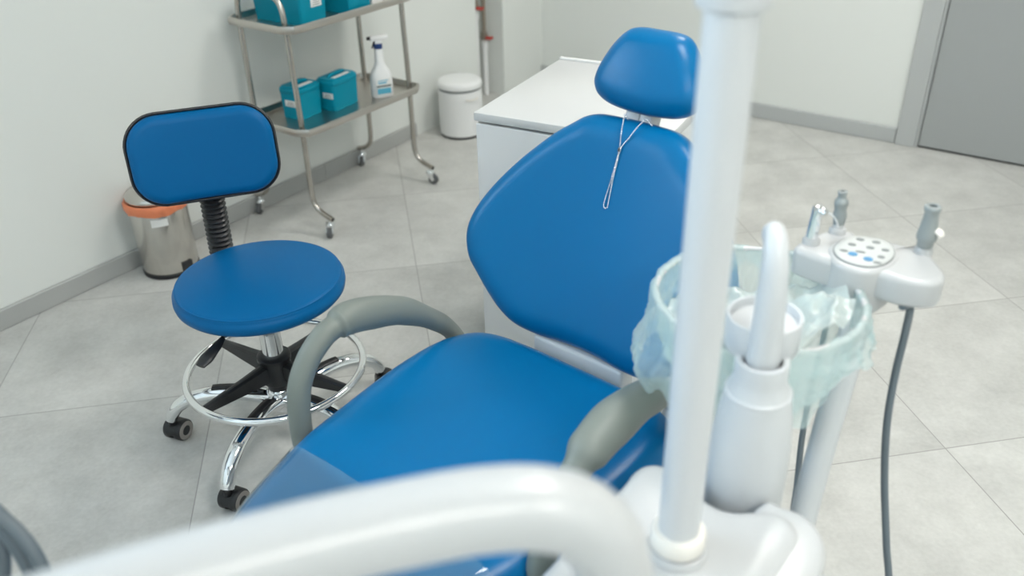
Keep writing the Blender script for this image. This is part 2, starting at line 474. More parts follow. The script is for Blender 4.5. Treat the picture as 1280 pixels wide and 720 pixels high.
slab(bm, hs, [(.05, -.078), (.02, -.074), (0, -.062), (0, -.05)], center=(0, .075), n=100, warp=head_warp)
build('headrest_shell', bm, M['white'], chair)
bm = BM()
def nk(p): return pH+Vector((1, 0, 0))*p.x+dH*p.y+nH*p.z
box(bm, -.038, -.006, -.018, .02, -.082, -.042, .005, 2, T=nk); box(bm, -.010, .020, -.016, .02, -.084, -.046, .005, 2, T=nk)
box(bm, -.028, .018, -.046, -.014, -.095, -.062, .004, 2, T=nk)
box(bm, -.018, .022, -.22, -.03, -.135, -.115, .004, 2, T=nk)
box(bm, -.018, .022, -.05, -.028, -.130, -.07, .004, 2, T=nk)
build('headrest_bracket', bm, M['white_frost'], chair)
# armrests
def armrest(x, pts, rad, lab=None):
    bm = BM(); tube(bm, pts, rad, 18, 8)
    build('armrest', bm, M['armgrey'], chair, label=lab)
armrest(-.29, [(-.255, .050, .345), (-.285, .053, .40), (-.290, .064, .500), (-.290, .093, .556), (-.290, .134, .588), (-.290, .160, .595), (-.290, .172, .5965), (-.290, .195, .597), (-.290, .240, .585), (-.290, .320, .552), (-.290, .402, .492), (-.290, .458, .432), (-.27, .485, .36)],
        [.019, .0205, .0215, .0215, .022, .0222, .029, .0315, .032, .029, .022, .019, .018])
armrest(.27, [(.245, .060, .345), (.262, .062, .40), (.265, .068, .455), (.267, .090, .510), (.267, .120, .552), (.267, .150, .578), (.267, .180, .594), (.267, .240, .606), (.267, .320, .600), (.267, .400, .565), (.267, .455, .49), (.255, .485, .37)],
        [.019, .0205, .0215, .0215, .022, .023, .033, .036, .031, .024, .02, .018])
# pedestal below the seat
bm = BM(); slab(bm, rrect(.46, .86, .10, 0, .10), round_prof(0, .055, .004, .03), smooth=0, n=120)
build('chair_base', bm, M['white'], chair)
bm = BM(); slab(bm, rrect(.26, .40, .06, 0, .14), [(0, .05), (0, .12), (.02, .20), (.02, .32)], smooth=0, n=80)
build('lift_column', bm, M['white'], chair)

# bead chain for the napkin, hung round the headrest bracket and lying on the backrest
CB = Frame(CH.w((0, .66, .90)), CH.rz)
def onback(x, t, n=.003): return CB.l(CH.w(back_warp(Vector((x+.010, t, n)))))
chain = thing('napkin_chain', 'silver ball chain looped round the headrest neck and hanging down the blue backrest', 'chain', CB)
bm = BM()
def beads(path, r=.0016, step=.0043):
    P = catmull(path, 24); L = 0; nxt = 0
    for a, b in zip(P, P[1:]):
        d = (b-a).length
        while nxt <= L+d:
            p = a.lerp(b, (nxt-L)/max(d, 1e-9)); nxt += step
            mtx = Matrix.Translation(p)
            bmesh.ops.create_uvsphere(bm, u_segments=8, v_segments=6, radius=r, matrix=mtx)
        L += d
    tube(bm, [p for p in P], .0005, 5)
def nkw(x, y, z): return CB.l(CH.w(nk(Vector((x, y, z)))))
beads([nkw(-.027, -.03, -.075), onback(-.0235, .455, -.004), onback(-.022, .446, .001), onback(-.0195, .42), onback(-.0165, .394), onback(-.0175, .365), onback(-.0195, .33), onback(-.0225, .295), onback(-.0225, .283), onback(-.0185, .2775), onback(-.0140, .281), onback(-.0140, .292), onback(-.0155, .33), onback(-.0150, .365), onback(-.0138, .394), onback(-.002, .415), onback(.011, .438, .003), onback(.018, .448, .002), onback(.024, .455, -.004), nkw(.038, -.03, -.075)])
build('ball_chain', bm, M['chrome'], chain, sharp=0)
bm = BM()
c0 = onback(-.0155, .392); 
Tm = CH.M.to_3x3()
def clip(p): return onback(-.0152+p.x, .391+p.y, .004+p.z)
box(bm, -.0034, .0034, -.0045, .0045, -.002, .002, .0008, 1, T=clip)
build('chain_slider', bm, M['chrome'], chain)

# ------------------------------------------------------------------ dental unit beside the chair
U = Frame(CH.w((.5, -.05, 0)), CH.rz)
unit = thing('dental_unit', 'white dental unit column with upright pole and thick curved arm in the foreground', 'dental unit', U)
def uw(p): return U.l(p)                    # world point -> unit
def uc(x, y, z): return Vector((x-.5, y+.05, z))   # chair-frame point -> unit
body_out = [(.372, .10), (.368, .135), (.374, .158), (.392, .172), (.42, .172), (.450, .160), (.478, .150), (.505, .152), (.53, .172), (.555, .188), (.585, .183), (.604, .160), (.609, .12), (.612, .0), (.628, -.14), (.645, -.27), (.63, -.36), (.57, -.395), (.48, -.395), (.42, -.37), (.392, -.30), (.385, -.18), (.380, -.05)]
body_out = [(x-.5, y+.05) for x, y in body_out]
bm = BM()
slab(bm, body_out, [(.03, .0), (.03, .06), (.012, .09), (.006, .3), (0, .56), (0, .615)]+[(.024*(1-math.cos(PI/2*i/6)), .622+.028*math.sin(PI/2*i/6)) for i in range(1, 7)], n=160)
build('unit_body', bm, M['white'], unit)
bm = BM()   # side flange, a thin lip standing out on the far side
fl = [(.53, .180), (.555, .200), (.590, .202), (.618, .182), (.634, .150), (.640, .11), (.640, .02), (.650, -.12), (.664, -.24), (.655, -.32), (.60, -.36), (.54, -.25), (.53, .0)]
slab(bm, [(x-.5, y+.05) for x, y in fl], round_prof(.57, .644, .01, .012), n=120)
build('side_flange', bm, M['white'], unit)
# pole
pole = Vector((.190, .75))
pl_ = uw((pole.x, pole.y, 0))
def at(c, prof, name, mat, parent=unit, seg=40, **k):
    bm = BM(); lathe(bm, prof, (c.x, c.y, 0), seg); return build(name, bm, mat, parent, **k)
pole_o = at(pl_, [(.0242, .645), (.0242, 2.15)], 'pole', M['white_pole'])
at(pl_, [(.031, .662), (.0325, .665), (.0325, .682), (.030, .686), (.0245, .687)], 'pole_collar', M['cream'], pole_o)
at(pl_, [(.036, .648), (.037, .652), (.034, .658), (.028, .660)], 'pole_seat', M['white'], pole_o)
at(pl_, [(.025, 1.285), (.031, 1.288), (.0335, 1.295), (.0335, 2.10), (.030, 2.12), (.0, 2.12)], 'pole_sleeve', M['white_pole'], pole_o)
# curved arm
bm = BM()
tube(bm, [uw(p) for p in ((.072, .452, .62), (.072, .452, .80), (.072, .452, .90), (.070, .451, .945), (.062, .449, .983), (.042, .446, 1.012), (.012, .442, 1.026), (-.03, .436, 1.030), (-.08, .425, 1.030), (-.14, .408, 1.030), (-.22, .380, 1.030), (-.34, .335, 1.030), (-.48, .33, 1.028), (-.60, .40, 1.025), (-.68, .52, 1.02), (-.74, .62, 1.015))], .0292, 28, 8)
build('curved_arm', bm, M['white'], unit)
bm = BM()   # delivery tray at the far end of the arm, outside the picture on the left
slab(bm, [((uw((-.90+x, .70+y, 0))).x, (uw((-.90+x, .70+y, 0))).y) for x, y in rrect(.34, .24, .04)], round_prof(.985, 1.03, .01, .012), smooth=0, n=80)
build('delivery_tray', bm, M['white'], unit)
# spout housing (bottle shaped) in the notch at the back
sp0 = uw((.309, .893, 0))
hous = at(sp0, [(.045, .40), (.050, .56), (.0515, .60), (.0520, .66), (.0505, .705), (.0470, .740), (.0425, .768), (.0415, .776), (.0400, .780), (.0345, .794), (.0335, .800), (.0335, .820), (.0325, .825), (.0260, .825), (.0255, .805), (.0, .805)], 'spout_housing', M['white_frost'])
at(sp0, [(.0405, .7725), (.0425, .774), (.0425, .778), (.040, .7805)], 'shoulder_ring', M['white_frost'], hous)
# water spout
bm = BM()
tube(bm, [uw(p) for p in ((.309, .893, .800), (.3095, .894, .85), (.310, .897, .90), (.311, .903, .94), (.312, .914, .968), (.314, .930, .980), (.316, .946, .974), (.317, .955, .962))], [.0210, .0202, .0185, .0165, .0148, .0132, .0118, .0100], 20, 6)
build('water_spout', bm, M['white_frost'], unit)
# cup ring behind the spout
bm = BM()
cr0 = uw((.318, .935, 0))
lathe(bm, [(.045, .816), (.047, .819), (.0475, .860), (.0465, .864), (.0435, .864), (.042, .860), (.041, .853), (.0, .853)], (cr0.x, cr0.y, 0), 40)
build('cup_holder', bm, M['white_frost'], unit)
# support post and tray arm
bm = BM()
tube(bm, [uw(p) for p in ((.420, .955, .30), (.4525, 1.010, .480), (.4725, 1.037, .600), (.492, 1.058, .715))], .0205, 20)
build('support_post', bm, M['white_frost'], unit)
bm = BM()
tube(bm, [uw(p) for p in ((.33, .86, .36), (.37, .90, .33), (.422, .957, .315))], .022, 16)
build('post_bracket', bm, M['white_frost'], unit)
bm = BM(); tube(bm, [uw(p) for p in ((.490, 1.055, .70), (.505, 1.09, .745), (.518, 1.135, .79))], .020, 16)
build('tray_bracket', bm, M['white_frost'], unit)
# ring that carries the waste bag
RC = Vector((.355, 1.085, .800)); RR_ = .146
bm = BM()
tube(bm, [uw(RC+Vector((RR_*math.cos(a), RR_*math.sin(a), 0))) for a in [2*PI*k/64 for k in range(64)]], .0045, 10, closed=True)
tube(bm, [uw(RC+Vector((.110, -.092, -.004))), uw((.490, 1.050, .715))], .006, 10)
build('bag_ring', bm, M['white'], unit)
# assistant tray
tx0 = Vector((.526, 1.149)); tux = Vector((.91, -.414)); tuy = Vector((.414, .91))
def tr_(x, y, z): w = tx0+tux*x+tuy*y; return uw((w.x, w.y, z))
tray_out = [(-.098, -.020), (-.094, .006), (-.082, .022), (-.070, .047), (-.050, .064), (-.030, .070), (-.020, .066), (-.012, .055), (.006, .057), (.040, .054), (.056, .049), (.066, .058), (.082, .046), (.100, .010), (.111, -.022), (.106, -.048), (.088, -.060), (.055, -.063), (.034, -.058), (.010, -.052), (-.03, -.046), (-.070, -.036)]
bm = BM()
slab(bm, tray_out, round_prof(.786, .832, .008, .010), n=150, warp=lambda v: tr_(v.x, v.y, v.z))
tray = build('assistant_tray', bm, M['tray_white'], unit)
bm = BM()
bul = [(-.052, -.012), (-.038, .028), (-.014, .046), (.022, .046), (.044, .022), (.047, -.010), (.034, -.044), (.010, -.062), (-.018, -.062), (-.040, -.046)]
def bul_w(v): return tr_(v.x, v.y, v.z-.002+(.03*v.y if v.z > .80 else 0))
slab(bm, bul, [(.02, .752), (.008, .756), (0, .768)]+[(.008*(1-math.cos(PI/2*i/4)), .830+.008*math.sin(PI/2*i/4)) for i in range(0, 5)], n=120, warp=bul_w)
build('control_head', bm, M['tray_white'], tray)
pan = [(-.043, -.012), (-.032, .022), (-.012, .037), (.020, .038), (.036, .020), (.039, -.008), (.028, -.036), (.008, -.051), (-.016, -.050), (-.034, -.038)]
bm = BM()
slab(bm, [(x*1.035, -.006+(y+.006)*1.035) for x, y in pan], [(0, .8365), (0, .8395)], n=100, warp=bul_w, rings=())
build('panel_border', bm, M['button'], tray)
bm = BM()
slab(bm, pan, [(0, .838), (0, .8402), (.001, .8408)], n=100, warp=bul_w)
build('control_panel', bm, M['panel'], tray)
for i, (x, y, rx, ry, mt) in enumerate(((-.010, .025, .0060, .0040, 'button'), (.013, .024, .0060, .0040, 'button'), (-.020, .005, .0060, .0040, 'button'), (.006, .004, .0060, .0040, 'button'), (.027, .004, .0055, .0040, 'button'), (.023, -.019, .0052, .0040, 'button'), (-.016, -.024, .0068, .0060, 'buttonblue'), (.006, -.032, .0068, .0060, 'buttonblue'), (-.029, -.018, .0060, .0030, 'button'), (.019, -.038, .0060, .0028, 'button'), (-.006, -.014, .0070, .0024, 'button'))):
    bm = BM()
    slab(bm, [(x+rx*math.cos(2*PI*k/16), y+ry*math.sin(2*PI*k/16)) for k in range(16)], [(0, .840), (0, .8416), (.0008, .8420)], n=16, smooth=0, warp=bul_w)
    build('button', bm, M[mt], tray, label='blue button' if mt == 'buttonblue' else None)
for c in ((-.078, .004), (-.045, .054), (.079, .033)):
    bm = BM(); lathe(bm, [(.0130, .826), (.0130, .8365), (.0110, .8405), (.0, .8405)], T=lambda p: tr_(c[0]+p.x, c[1]+p.y, p.z), seg=24); build('holder', bm, M['tray_white'], tray)

# instruments in the assistant tray
def tw_(x, y, z): w = tx0+tux*x+tuy*y; return Vector((w.x, w.y, z))
def instrument(name, label, c, cat):
    fr = Frame(tw_(*c), 0)
    return thing(name, label, cat, fr), fr
t, fr = instrument('suction_handpiece', 'grey suction handle with a white lever in the right holder of the white tray', (.079, .033, .841), 'handpiece')
T = axis_T((0, 0, 0), (-.02, .0, 1), .83)
bm = BM(); lathe(bm, [(.0105, .0), (.0115, .003), (.0115, .012), (.014, .016), (.0145, .022), (.013, .034), (.0118, .044), (.0105, .056), (.0100, .066), (.0108, .070), (.0118, .072), (.0118, .078), (.0105, .080), (.0062, .080), (.0058, .06), (.0, .06)], T=T, seg=28)
build('handle', bm, M['hpgrey'], t)
bm = BM(); lathe(bm, [(.0095, -.002), (.0095, .0125), (.0118, .0128), (.0118, .0145), (0, .0145)], T=T, seg=24); build('swivel', bm, M['white'], t)
bm = BM(); tube(bm, [(.007, -.006, .030), (.0115, -.011, .028), (.014, -.014, .023)], [.0065, .0075, .006], 14, 4, flat=.6); build('lever', bm, M['cream'], t)
hose_pts = [(.560, 1.070, .785), (.5885, 1.102, .765), (.582, 1.086, .723), (.5755, 1.073, .660), (.574, 1.059, .578), (.585, 1.045, .475), (.598, 1.015, .365), (.607, .99, .281), (.58, .95, .19), (.50, .90, .16), (.40, .86, .17), (.345, .80, .22)]
bm = BM(); tube(bm, [fr.l(p) for p in hose_pts], .0058, 12, 8); build('hose', bm, M['hose'], t)
t, fr = instrument('saliva_ejector', 'small grey saliva ejector handle at the back left of the white tray', (-.045, .054, .841), 'handpiece')
T = axis_T((0, 0, 0), (-.05, .01, 1), .80)
bm = BM(); lathe(bm, [(.0075, .004), (.0085, .010), (.0105, .022), (.0100, .030), (.0085, .036), (.0092, .044), (.0105, .050), (.0100, .056), (.0075, .060), (.0062, .064), (.0062, .070), (.0070, .071), (.0070, .075), (.004, .076), (.0036, .065), (0, .065)], T=T, seg=24)
build('handle', bm, M['hpgrey'], t)
bm = BM(); lathe(bm, [(.0085, -.001), (.0085, .006), (.0068, .009), (0, .009)], T=T, seg=20); build('swivel', bm, M['white'], t)
hose_pts = [(.510, 1.20, .785), (.528, 1.235, .74), (.528, 1.24, .66), (.517, 1.22, .578), (.499, 1.186, .523), (.480, 1.138, .474), (.461, 1.077, .412), (.42, .98, .35), (.36, .88, .32)]
bm = BM(); tube(bm, [fr.l(p) for p in hose_pts], .0050, 12, 8); build('hose', bm, M['hose'], t)
t, fr = instrument('air_water_syringe', 'chrome air and water syringe with bent nozzle at the left end of the white tray', (-.078, .004, .841), 'syringe')
T = axis_T((0, 0, 0), (.03, -.02, 1), .92)
bm = BM(); lathe(bm, [(.0088, 0), (.0088, .02), (.0078, .040), (.0080, .050), (.0075, .056), (.004, .058), (0, .058)], T=T, seg=24)
build('handle', bm, M['chrome'], t)
bm = BM(); bmesh.ops.create_uvsphere(bm, u_segments=16, v_segments=10, radius=.0068, matrix=Matrix.Translation((.006, -.009, .047)))
lathe(bm, [(.0052, 0), (.0052, .006), (0, .006)], T=axis_T((.006, -.011, .047), (.6, -.7, .1)), seg=14); build('valve_button', bm, M['chrome'], t)
bm = BM(); tube(bm, [(.006, -.008, .050), (.014, -.010, .046), (.022, -.011, .040), (.030, -.010, .030), (.034, -.007, .020)], [.0026, .0017, .0015, .0014, .0012], 8, 5); build('nozzle', bm, M['chrome'], t)

# waste bag over the ring
BAG = Frame(RC, 0)
bag = thing('waste_bag', 'crumpled pale green clear plastic bag lining the ring behind the white pole', 'bag', BAG)
def fold(a, s, amp):
    p = Vector((math.cos(a)*3.2, math.sin(a)*3.2, s*9))
    return amp*(noise.noise(p*1.0)+.6*noise.noise(p*2.3+Vector((5, 1, 2)))+.35*noise.noise(p*5.1))
bm = BM(); NA = 220; rings = []
def crease(a, s, f=1.0):
    """sharp folds running mostly down the film"""
    p = Vector((math.cos(a)*4.5*f, math.sin(a)*4.5*f, s*1.6))
    q = Vector((math.cos(a)*9*f, math.sin(a)*9*f, s*4+7))
    return (1-2*abs(noise.noise(p)))*.65+(1-2*abs(noise.noise(q)))*.35-.35
def cuff(a):
    # how far the turned-down edge hangs: long on the chair side, short in front right
    d = math.cos(a-R(200)); return .070+.072*max(0, d)**1.2+.022*math.sin(a*3+.5)+.012*math.sin(a*8)+.006*math.sin(a*17)
def rim_z(a): return .008*noise.noise(Vector((math.cos(a)*2.2, math.sin(a)*2.2, 4)))+.004*noise.noise(Vector((math.cos(a)*7, math.sin(a)*7, 9)))
def rim_r(a): return .0050*crease(a, .2, .8)
prof = [('c', 1-i/18) for i in range(19)]+[('r', i/6) for i in range(1, 7)]+[('i', i/24) for i in range(1, 25)]
for kind, s in prof:
    ring = []
    for k in range(NA):
        a = 2*PI*k/NA
        if kind == 'c':
            r = .1525+rim_r(a)+.010*s*s+crease(a, s)*.011*min(1, s*2.5)+.006*noise.noise(Vector((math.cos(a)*12, math.sin(a)*12, s*14)))*s; z = -cuff(a)*s
            d = math.cos(a-R(200)); r += .014*max(0, d)*math.sin(PI*min(1, max(0, (s-.55)/.42)))
        elif kind == 'r':
            t = PI*s; r = RR_+.0065*math.cos(t)+rim_r(a); z = .0060*math.sin(t)
        else:
            r = (RR_-.0065)*(1-.14*s-.64*s**3)+rim_r(a)*(1-s)+crease(a+1, s*1.5)*.016*min(1, s*4)*(1-.5*s)+.008*noise.noise(Vector((math.cos(a)*11, math.sin(a)*11, s*15+3)))*min(1, s*4)
            z = -.200*s**.9+.012*noise.noise(Vector((math.cos(a)*3, math.sin(a)*3, s*6)))*s
            if s == 1: r *= .55
        z += rim_z(a)
        ring.append(bm.verts.new((r*math.cos(a), r*math.sin(a), z)))
    rings.append(ring)
for A, B in zip(rings, rings[1:]):
    for k in range(NA): bm.faces.new((A[k], A[(k+1) % NA], B[(k+1) % NA], B[k]))
bm.faces.new(rings[-1])
build('bag_film', bm, M['bag'], bag, sharp=0)
bm = BM(); rings = []   # crumpled inner film showing white inside the mouth
for i in range(34):
    s = i/33; ring = []
    for k in range(140):
        a = 2*PI*k/140
        r = .128*(1-s)+.002; p = Vector((r*math.cos(a), r*math.sin(a), 0))
        z = -.066+.026*(1-2*abs(noise.noise(p*13+Vector((3, 0, 0)))))+.014*(1-2*abs(noise.noise(p*29)))+.006*noise.noise(p*80)
        z += .060*max(0, math.cos(a-R(-25)))*(r/.128)+.018*max(0, math.cos(a-R(165)))*(r/.128)-.03*max(0, math.cos(a-R(80)))*(r/.128)
        ring.append(bm.verts.new((p.x, p.y, z)))
    rings.append(ring)
for A, B in zip(rings, rings[1:]):
    for k in range(140): bm.faces.new((A[k], A[(k+1) % 140], B[(k+1) % 140], B[k]))
bm.faces.new(rings[-1])
build('bag_tuft', bm, M['tuft'], bag, sharp=0, label='white crumpled inner film')

# hoses of the delivery tray at the lower left edge
hs_sets = [
    ('thick grey hose, outer right one of the pair crossing the lower left corner', [(-.80, .72, 1.0), (-.72, .74, .93), (-.63, .752, .81), (-.580, .741, .741), (-.553, .727, .716), (-.536, .713, .690), (-.530, .699, .665), (-.535, .68, .63), (-.57, .65, .585), (-.66, .62, .56), (-.78, .61, .62), (-.86, .63, .80), (-.88, .66, 1.0)]),
    ('thick grey hose, inner left one of the pair crossing the lower left corner', [(-.83, .74, 1.0), (-.74, .755, .92), (-.645, .765, .79), (-.600, .752, .730), (-.574, .736, .705), (-.556, .720, .676), (-.546, .702, .648), (-.548, .68, .61), (-.585, .65, .565), (-.67, .635, .545), (-.80, .635, .61), (-.89, .66, .80), (-.91, .69, 1.0)]),
    ('grey hose hanging behind the pair in the lower left corner', [(-.86, .77, 1.0), (-.76, .79, .90), (-.65, .78, .78), (-.613, .762, .722), (-.598, .748, .697), (-.593, .733, .674), (-.596, .718, .650), (-.615, .70, .60), (-.66, .68, .55), (-.75, .67, .54), (-.85, .68, .62), (-.93, .70, .82), (-.95, .72, 1.0)])]
for lb, pts in hs_sets:
    bm = BM(); pts = [(x-.010, y, z) for x, y, z in pts]; fr = Frame(pts[0], 0)
    tube(bm, [fr.l(p) for p in pts], .0085, 14, 8)
    o = build('handpiece_hose', bm, M['hose']); o.location = fr.loc
    tag(o, lb, 'hose', 'hoses at the lower left')

# ------------------------------------------------------------------ stool
S = Frame((-.585, 1.775, 0), 0)
stool = thing('stool', 'blue round-seated stool with backrest and chrome star base on castors', 'stool', S)
bm = BM()
sr = .194
pf = [(.0, .420), (sr-.02, .420), (sr-.006, .422), (sr, .429), (sr+.002, .438), (sr+.001, .450)]
pf += [(sr-.002-.014*(1-math.cos(PI/2*i/5)), .452+.013*math.sin(PI/2*i/5)) for i in range(0, 6)]
pf += [(sr-.03, .467), (sr*.7, .470), (sr*.4, .471), (0, .471)]
lathe(bm, pf, seg=96, cap=False); seat_o = build('seat', bm, M['blue_stool'], stool, sharp=0)
bm = BM(); tube(bm, [((sr-.0065)*math.cos(2*PI*k/96), (sr-.0065)*math.sin(2*PI*k/96), .4605) for k in range(96)], .0022, 8, closed=True)
build('seam', bm, M['blue_stool'], seat_o)
bm = BM(); box(bm, -.09, .09, -.09, .09, .402, .4205, .003, 1); build('seat_plate', bm, M['black'], stool, smooth=False)
bm = BM(); lathe(bm, [(.0255, .24), (.0255, .402)], seg=32); build('gas_column', bm, M['chrome'], stool)
bm = BM(); lathe(bm, [(.030, .09), (.033, .10), (.0335, .145), (.028, .152)], seg=32); build('base_socket', bm, M['chrome'], stool)
bm = BM(); lathe(bm, [(.036, .172), (.038, .176), (.038, .232), (.041, .236), (.041, .246), (.036, .250), (.0257, .251)], seg=32); lathe(bm, [(.028, .145), (.028, .175)], seg=24)
build('hub', bm, M['black'], stool)
bm = BM(); tube(bm, [(.212*math.cos(2*PI*k/96), .212*math.sin(2*PI*k/96), .208) for k in range(96)], .0095, 14, closed=True); build('foot_ring', bm, M['chrome'], stool)
for ang in (144, 231, 334, 62):
    a = R(ang); c, s = math.cos(a), math.sin(a); bm = BM()
    rows = []
    for r, w, z0, z1 in ((.030, .015, .186, .228), (.10, .012, .190, .221), (.205, .008, .198, .213)):
        rows.append([bm.verts.new((c*r-s*dx, s*r+c*dx, z)) for dx, z in ((-w, z0), (w, z0), (w, z1), (w*.3, z1+.003), (-w*.3, z1+.003), (-w, z1))])
    for A, B in zip(rows, rows[1:]):
        for k in range(6): bm.faces.new((A[k], A[(k+1) % 6], B[(k+1) % 6], B[k]))
    bm.faces.new(rows[0]); bm.faces.new(rows[-1][::-1])
    build('spoke', bm, M['black'], stool, smooth=False)
spin = [65, -9, 80, 150, 10]
for i in range(5):
    a = R(183+72*i); c, s = math.cos(a), math.sin(a)
    def rad(r, z, t=0): return Vector((c*r-s*t, s*r+c*t, z))
    bm = BM(); tube(bm, [rad(.020, .118), rad(.08, .135), (rad(.15, .141)), rad(.21, .132), rad(.252, .112), rad(.275, .086), rad(.283, .070)], [.024, .022, .0205, .0205, .020, .019, .0185], 18, 6, flat=.85)
    leg = build('leg', bm, M['chrome'], stool)
    bm = BM(); rows = []
    for r, z in ((.055, .1515), (.08, .1565), (.12, .1605), (.15, .1612), (.165, .1602)):
        rows.append([bm.verts.new(rad(r, z-dz, t)) for t, dz in ((-.0105, .006), (-.009, -.0002), (.009, -.0002), (.0105, .006))])
    for A, B in zip(rows, rows[1:]):
        for k in range(3): bm.faces.new((A[k], A[k+1], B[k+1], B[k]))
    build('leg_inlay', bm, M['black'], leg, sharp=0)
    # castor
    bm = BM(); bx = a+R(spin[i]); fx = Vector((math.cos(bx), math.sin(bx), 0)); axd = Vector((-fx.y, fx.x, 0))
    cc = rad(.283, 0)+fx*-.012
    lathe(bm, [(.010, .050), (.010, .075), (0, .075)], T=lambda p: rad(.283, 0)+p, seg=16)
    hood = []
    for k in range(11):
        th = R(-10+150*k/10); hood.append(cc+fx*math.cos(th)*.0285+Vector((0, 0, .0285+math.sin(th)*.0285)))
    for t0, t1 in zip(hood, hood[1:]):
        v = [bm.verts.new(t0-axd*.012), bm.verts.new(t0+axd*.012), bm.verts.new(t1+axd*.012), bm.verts.new(t1-axd*.012)]; bm.faces.new(v)
    bmesh.ops.remove_doubles(bm, verts=bm.verts[:], dist=1e-5)
    cast = build('castor', bm, M['black'], stool, sharp=0)
    for sgn in (-1, 1):
        bm = BM(); T = axis_T(cc+axd*sgn*.006+Vector((0, 0, .0285)), axd*sgn)
        lathe(bm, [(.0, 0), (.0275, 0), (.0285, .003), (.0285, .016), (.026, .0195), (.020, .0205), (0, .0205)], T=T, seg=28)
        build('wheel', bm, M['black'], cast)
        bm = BM(); lathe(bm, [(.0245, .0195), (.0245, .0206), (.020, .0222), (.014, .0222), (.013, .0205)], T=T, seg=28, cap=False)
        build('wheel_ring', bm, M['wheelgrey'], cast)
# stool backrest
FA = R(-90+19)                       # direction the backrest faces
f = Vector((math.cos(FA), math.sin(FA), 0)); lat = Vector((-f.y, f.x, 0))
bc = S.l((-.716, 1.952, .700))
tilt = R(10); upv = Vector((0, 0, math.cos(tilt)))-f*math.sin(tilt); fn = f*math.cos(tilt)+Vector((0, 0, math.sin(tilt)))
def bk(v):
    return bc+lat*v.x+upv*v.y+fn*(v.z+.030*(v.x/.18)**2)
b_out = rrect(.330, .212, .074, k=10)
bm = BM()
slab(bm, b_out, [(.012, -.012), (.004, -.010), (.003, .004)]+[(.003+.022*(1-math.cos(PI/2*i/6)), .004+.020*math.sin(PI/2*i/6)) for i in range(1, 7)], smooth=0, n=120, warp=bk)
brest = build('backrest', bm, M['blue_stool'], stool, sharp=0)
bm = BM(); slab(bm, b_out, [(.03, -.028), (.006, -.024), (-.001, -.012), (-.002, -.004), (-.001, .000), (.004, .000)], smooth=0, n=120, warp=bk)
build('backrest_shell', bm, M['piping'], stool)
bm = BM(); tube(bm, [bk(Vector((p[0]*1.005, p[1]*1.008, -.001))) for p in b_out], .0034, 8, closed=True); build('piping', bm, M['piping'], brest)
# bellows column
c_lo = S.l((-.732, 1.975, .40)); c_hi = S.l((-.727, 1.980, .69))
bm = BM(); pr_ = []
nb = 23; L = (c_hi-c_lo).length
for k in range(nb):
    z = L*.0+L*k/nb
    pr_ += [(.024, z), (.0305, z+L/nb*.40), (.0305, z+L/nb*.52), (.024, z+L/nb*.98)]
lathe(bm, pr_, T=axis_T(c_lo, c_hi-c_lo), seg=28); build('bellows', bm, M['black'], stool, sharp=25)
bm = BM()
tube(bm, [Vector((0, 0, .394)), (c_lo*.5)+Vector((0, 0, .19)), c_lo+Vector((0, 0, -.012)), c_lo+Vector((0, 0, .02))], [.02, .018, .018, .018], 12, 6, flat=.6)
build('back_arm', bm, M['black'], stool)
bm = BM()
tube(bm, [(-.02, -.04, .400), S.l((-.636, 1.685, .392)), S.l((-.652, 1.618, .382))], .0045, 8, 4)
build('lever_rod', bm, M['black'], stool)
bm = BM(); tube(bm, [S.l(p) for p in ((-.646, 1.638, .386), (-.655, 1.612, .380), (-.668, 1.582, .372), (-.677, 1.562, .366))], [.008, .013, .017, .012], 14, 5, flat=.45)
build('lever_paddle', bm, M['black'], stool)

# ------------------------------------------------------------------ trolley
TF = Frame(Wp(.22, -1.745, 0), -TW)
tro = thing('trolley', 'stainless steel two-shelf trolley on castors against the left wall', 'trolley', TF)
def tl(u, v, z): return Vector((u-.22, v+1.745, z))
for v in (-2.03, -1.46):
    bm = BM()
    pts = [(.428, .070), (.395, .079), (.362, .092), (.342, .115), (.335, .155), (.334, .25), (.335, .40), (.330, .60), (.326, .75), (.316, .815), (.285, .842), (.245, .848), (.175, .848), (.135, .842), (.105, .815), (.096, .75), (.094, .60), (.094, .40), (.094, .25), (.093, .155), (.086, .115), (.066, .092), (.040, .079), (.012, .070)]
    tube(bm, [tl(u, v, z) for u, z in pts], .0098, 14, 5)
    build('end_frame', bm, M['tube_steel'], tro)
    for u in (.428, .012):
        s = 1 if u > .2 else -1
        bm = BM(); lathe(bm, [(.0065, 0), (.0065, .0012), (0, .0012)], T=axis_T(tl(u, v, .070), (s, 0, -.27)), seg=12)
        build('end_cap', bm, M['black'], tro)
for z in (.385, .738):
    out = rrect(.335, .640, .045, 0, 0, 8)
    bm = BM(); cx = .2175
    # sheet with a raised rounded rim
    slab(bm, [(x+cx-.22, y) for x, y in out], [(.012, z-.002), (.004, z-.006), (0, z-.002), (-.002, z+.012), (.002, z+.020), (.007, z+.020), (.010, z+.012), (.012, z+.003), (.014, z)], smooth=0, n=len(out))
    build('shelf', bm, M['steel'], tro)
cas_sp = {(-2.03, .41): -60, (-2.03, .03): -65, (-1.46, .41): 15, (-1.46, .03): -60}
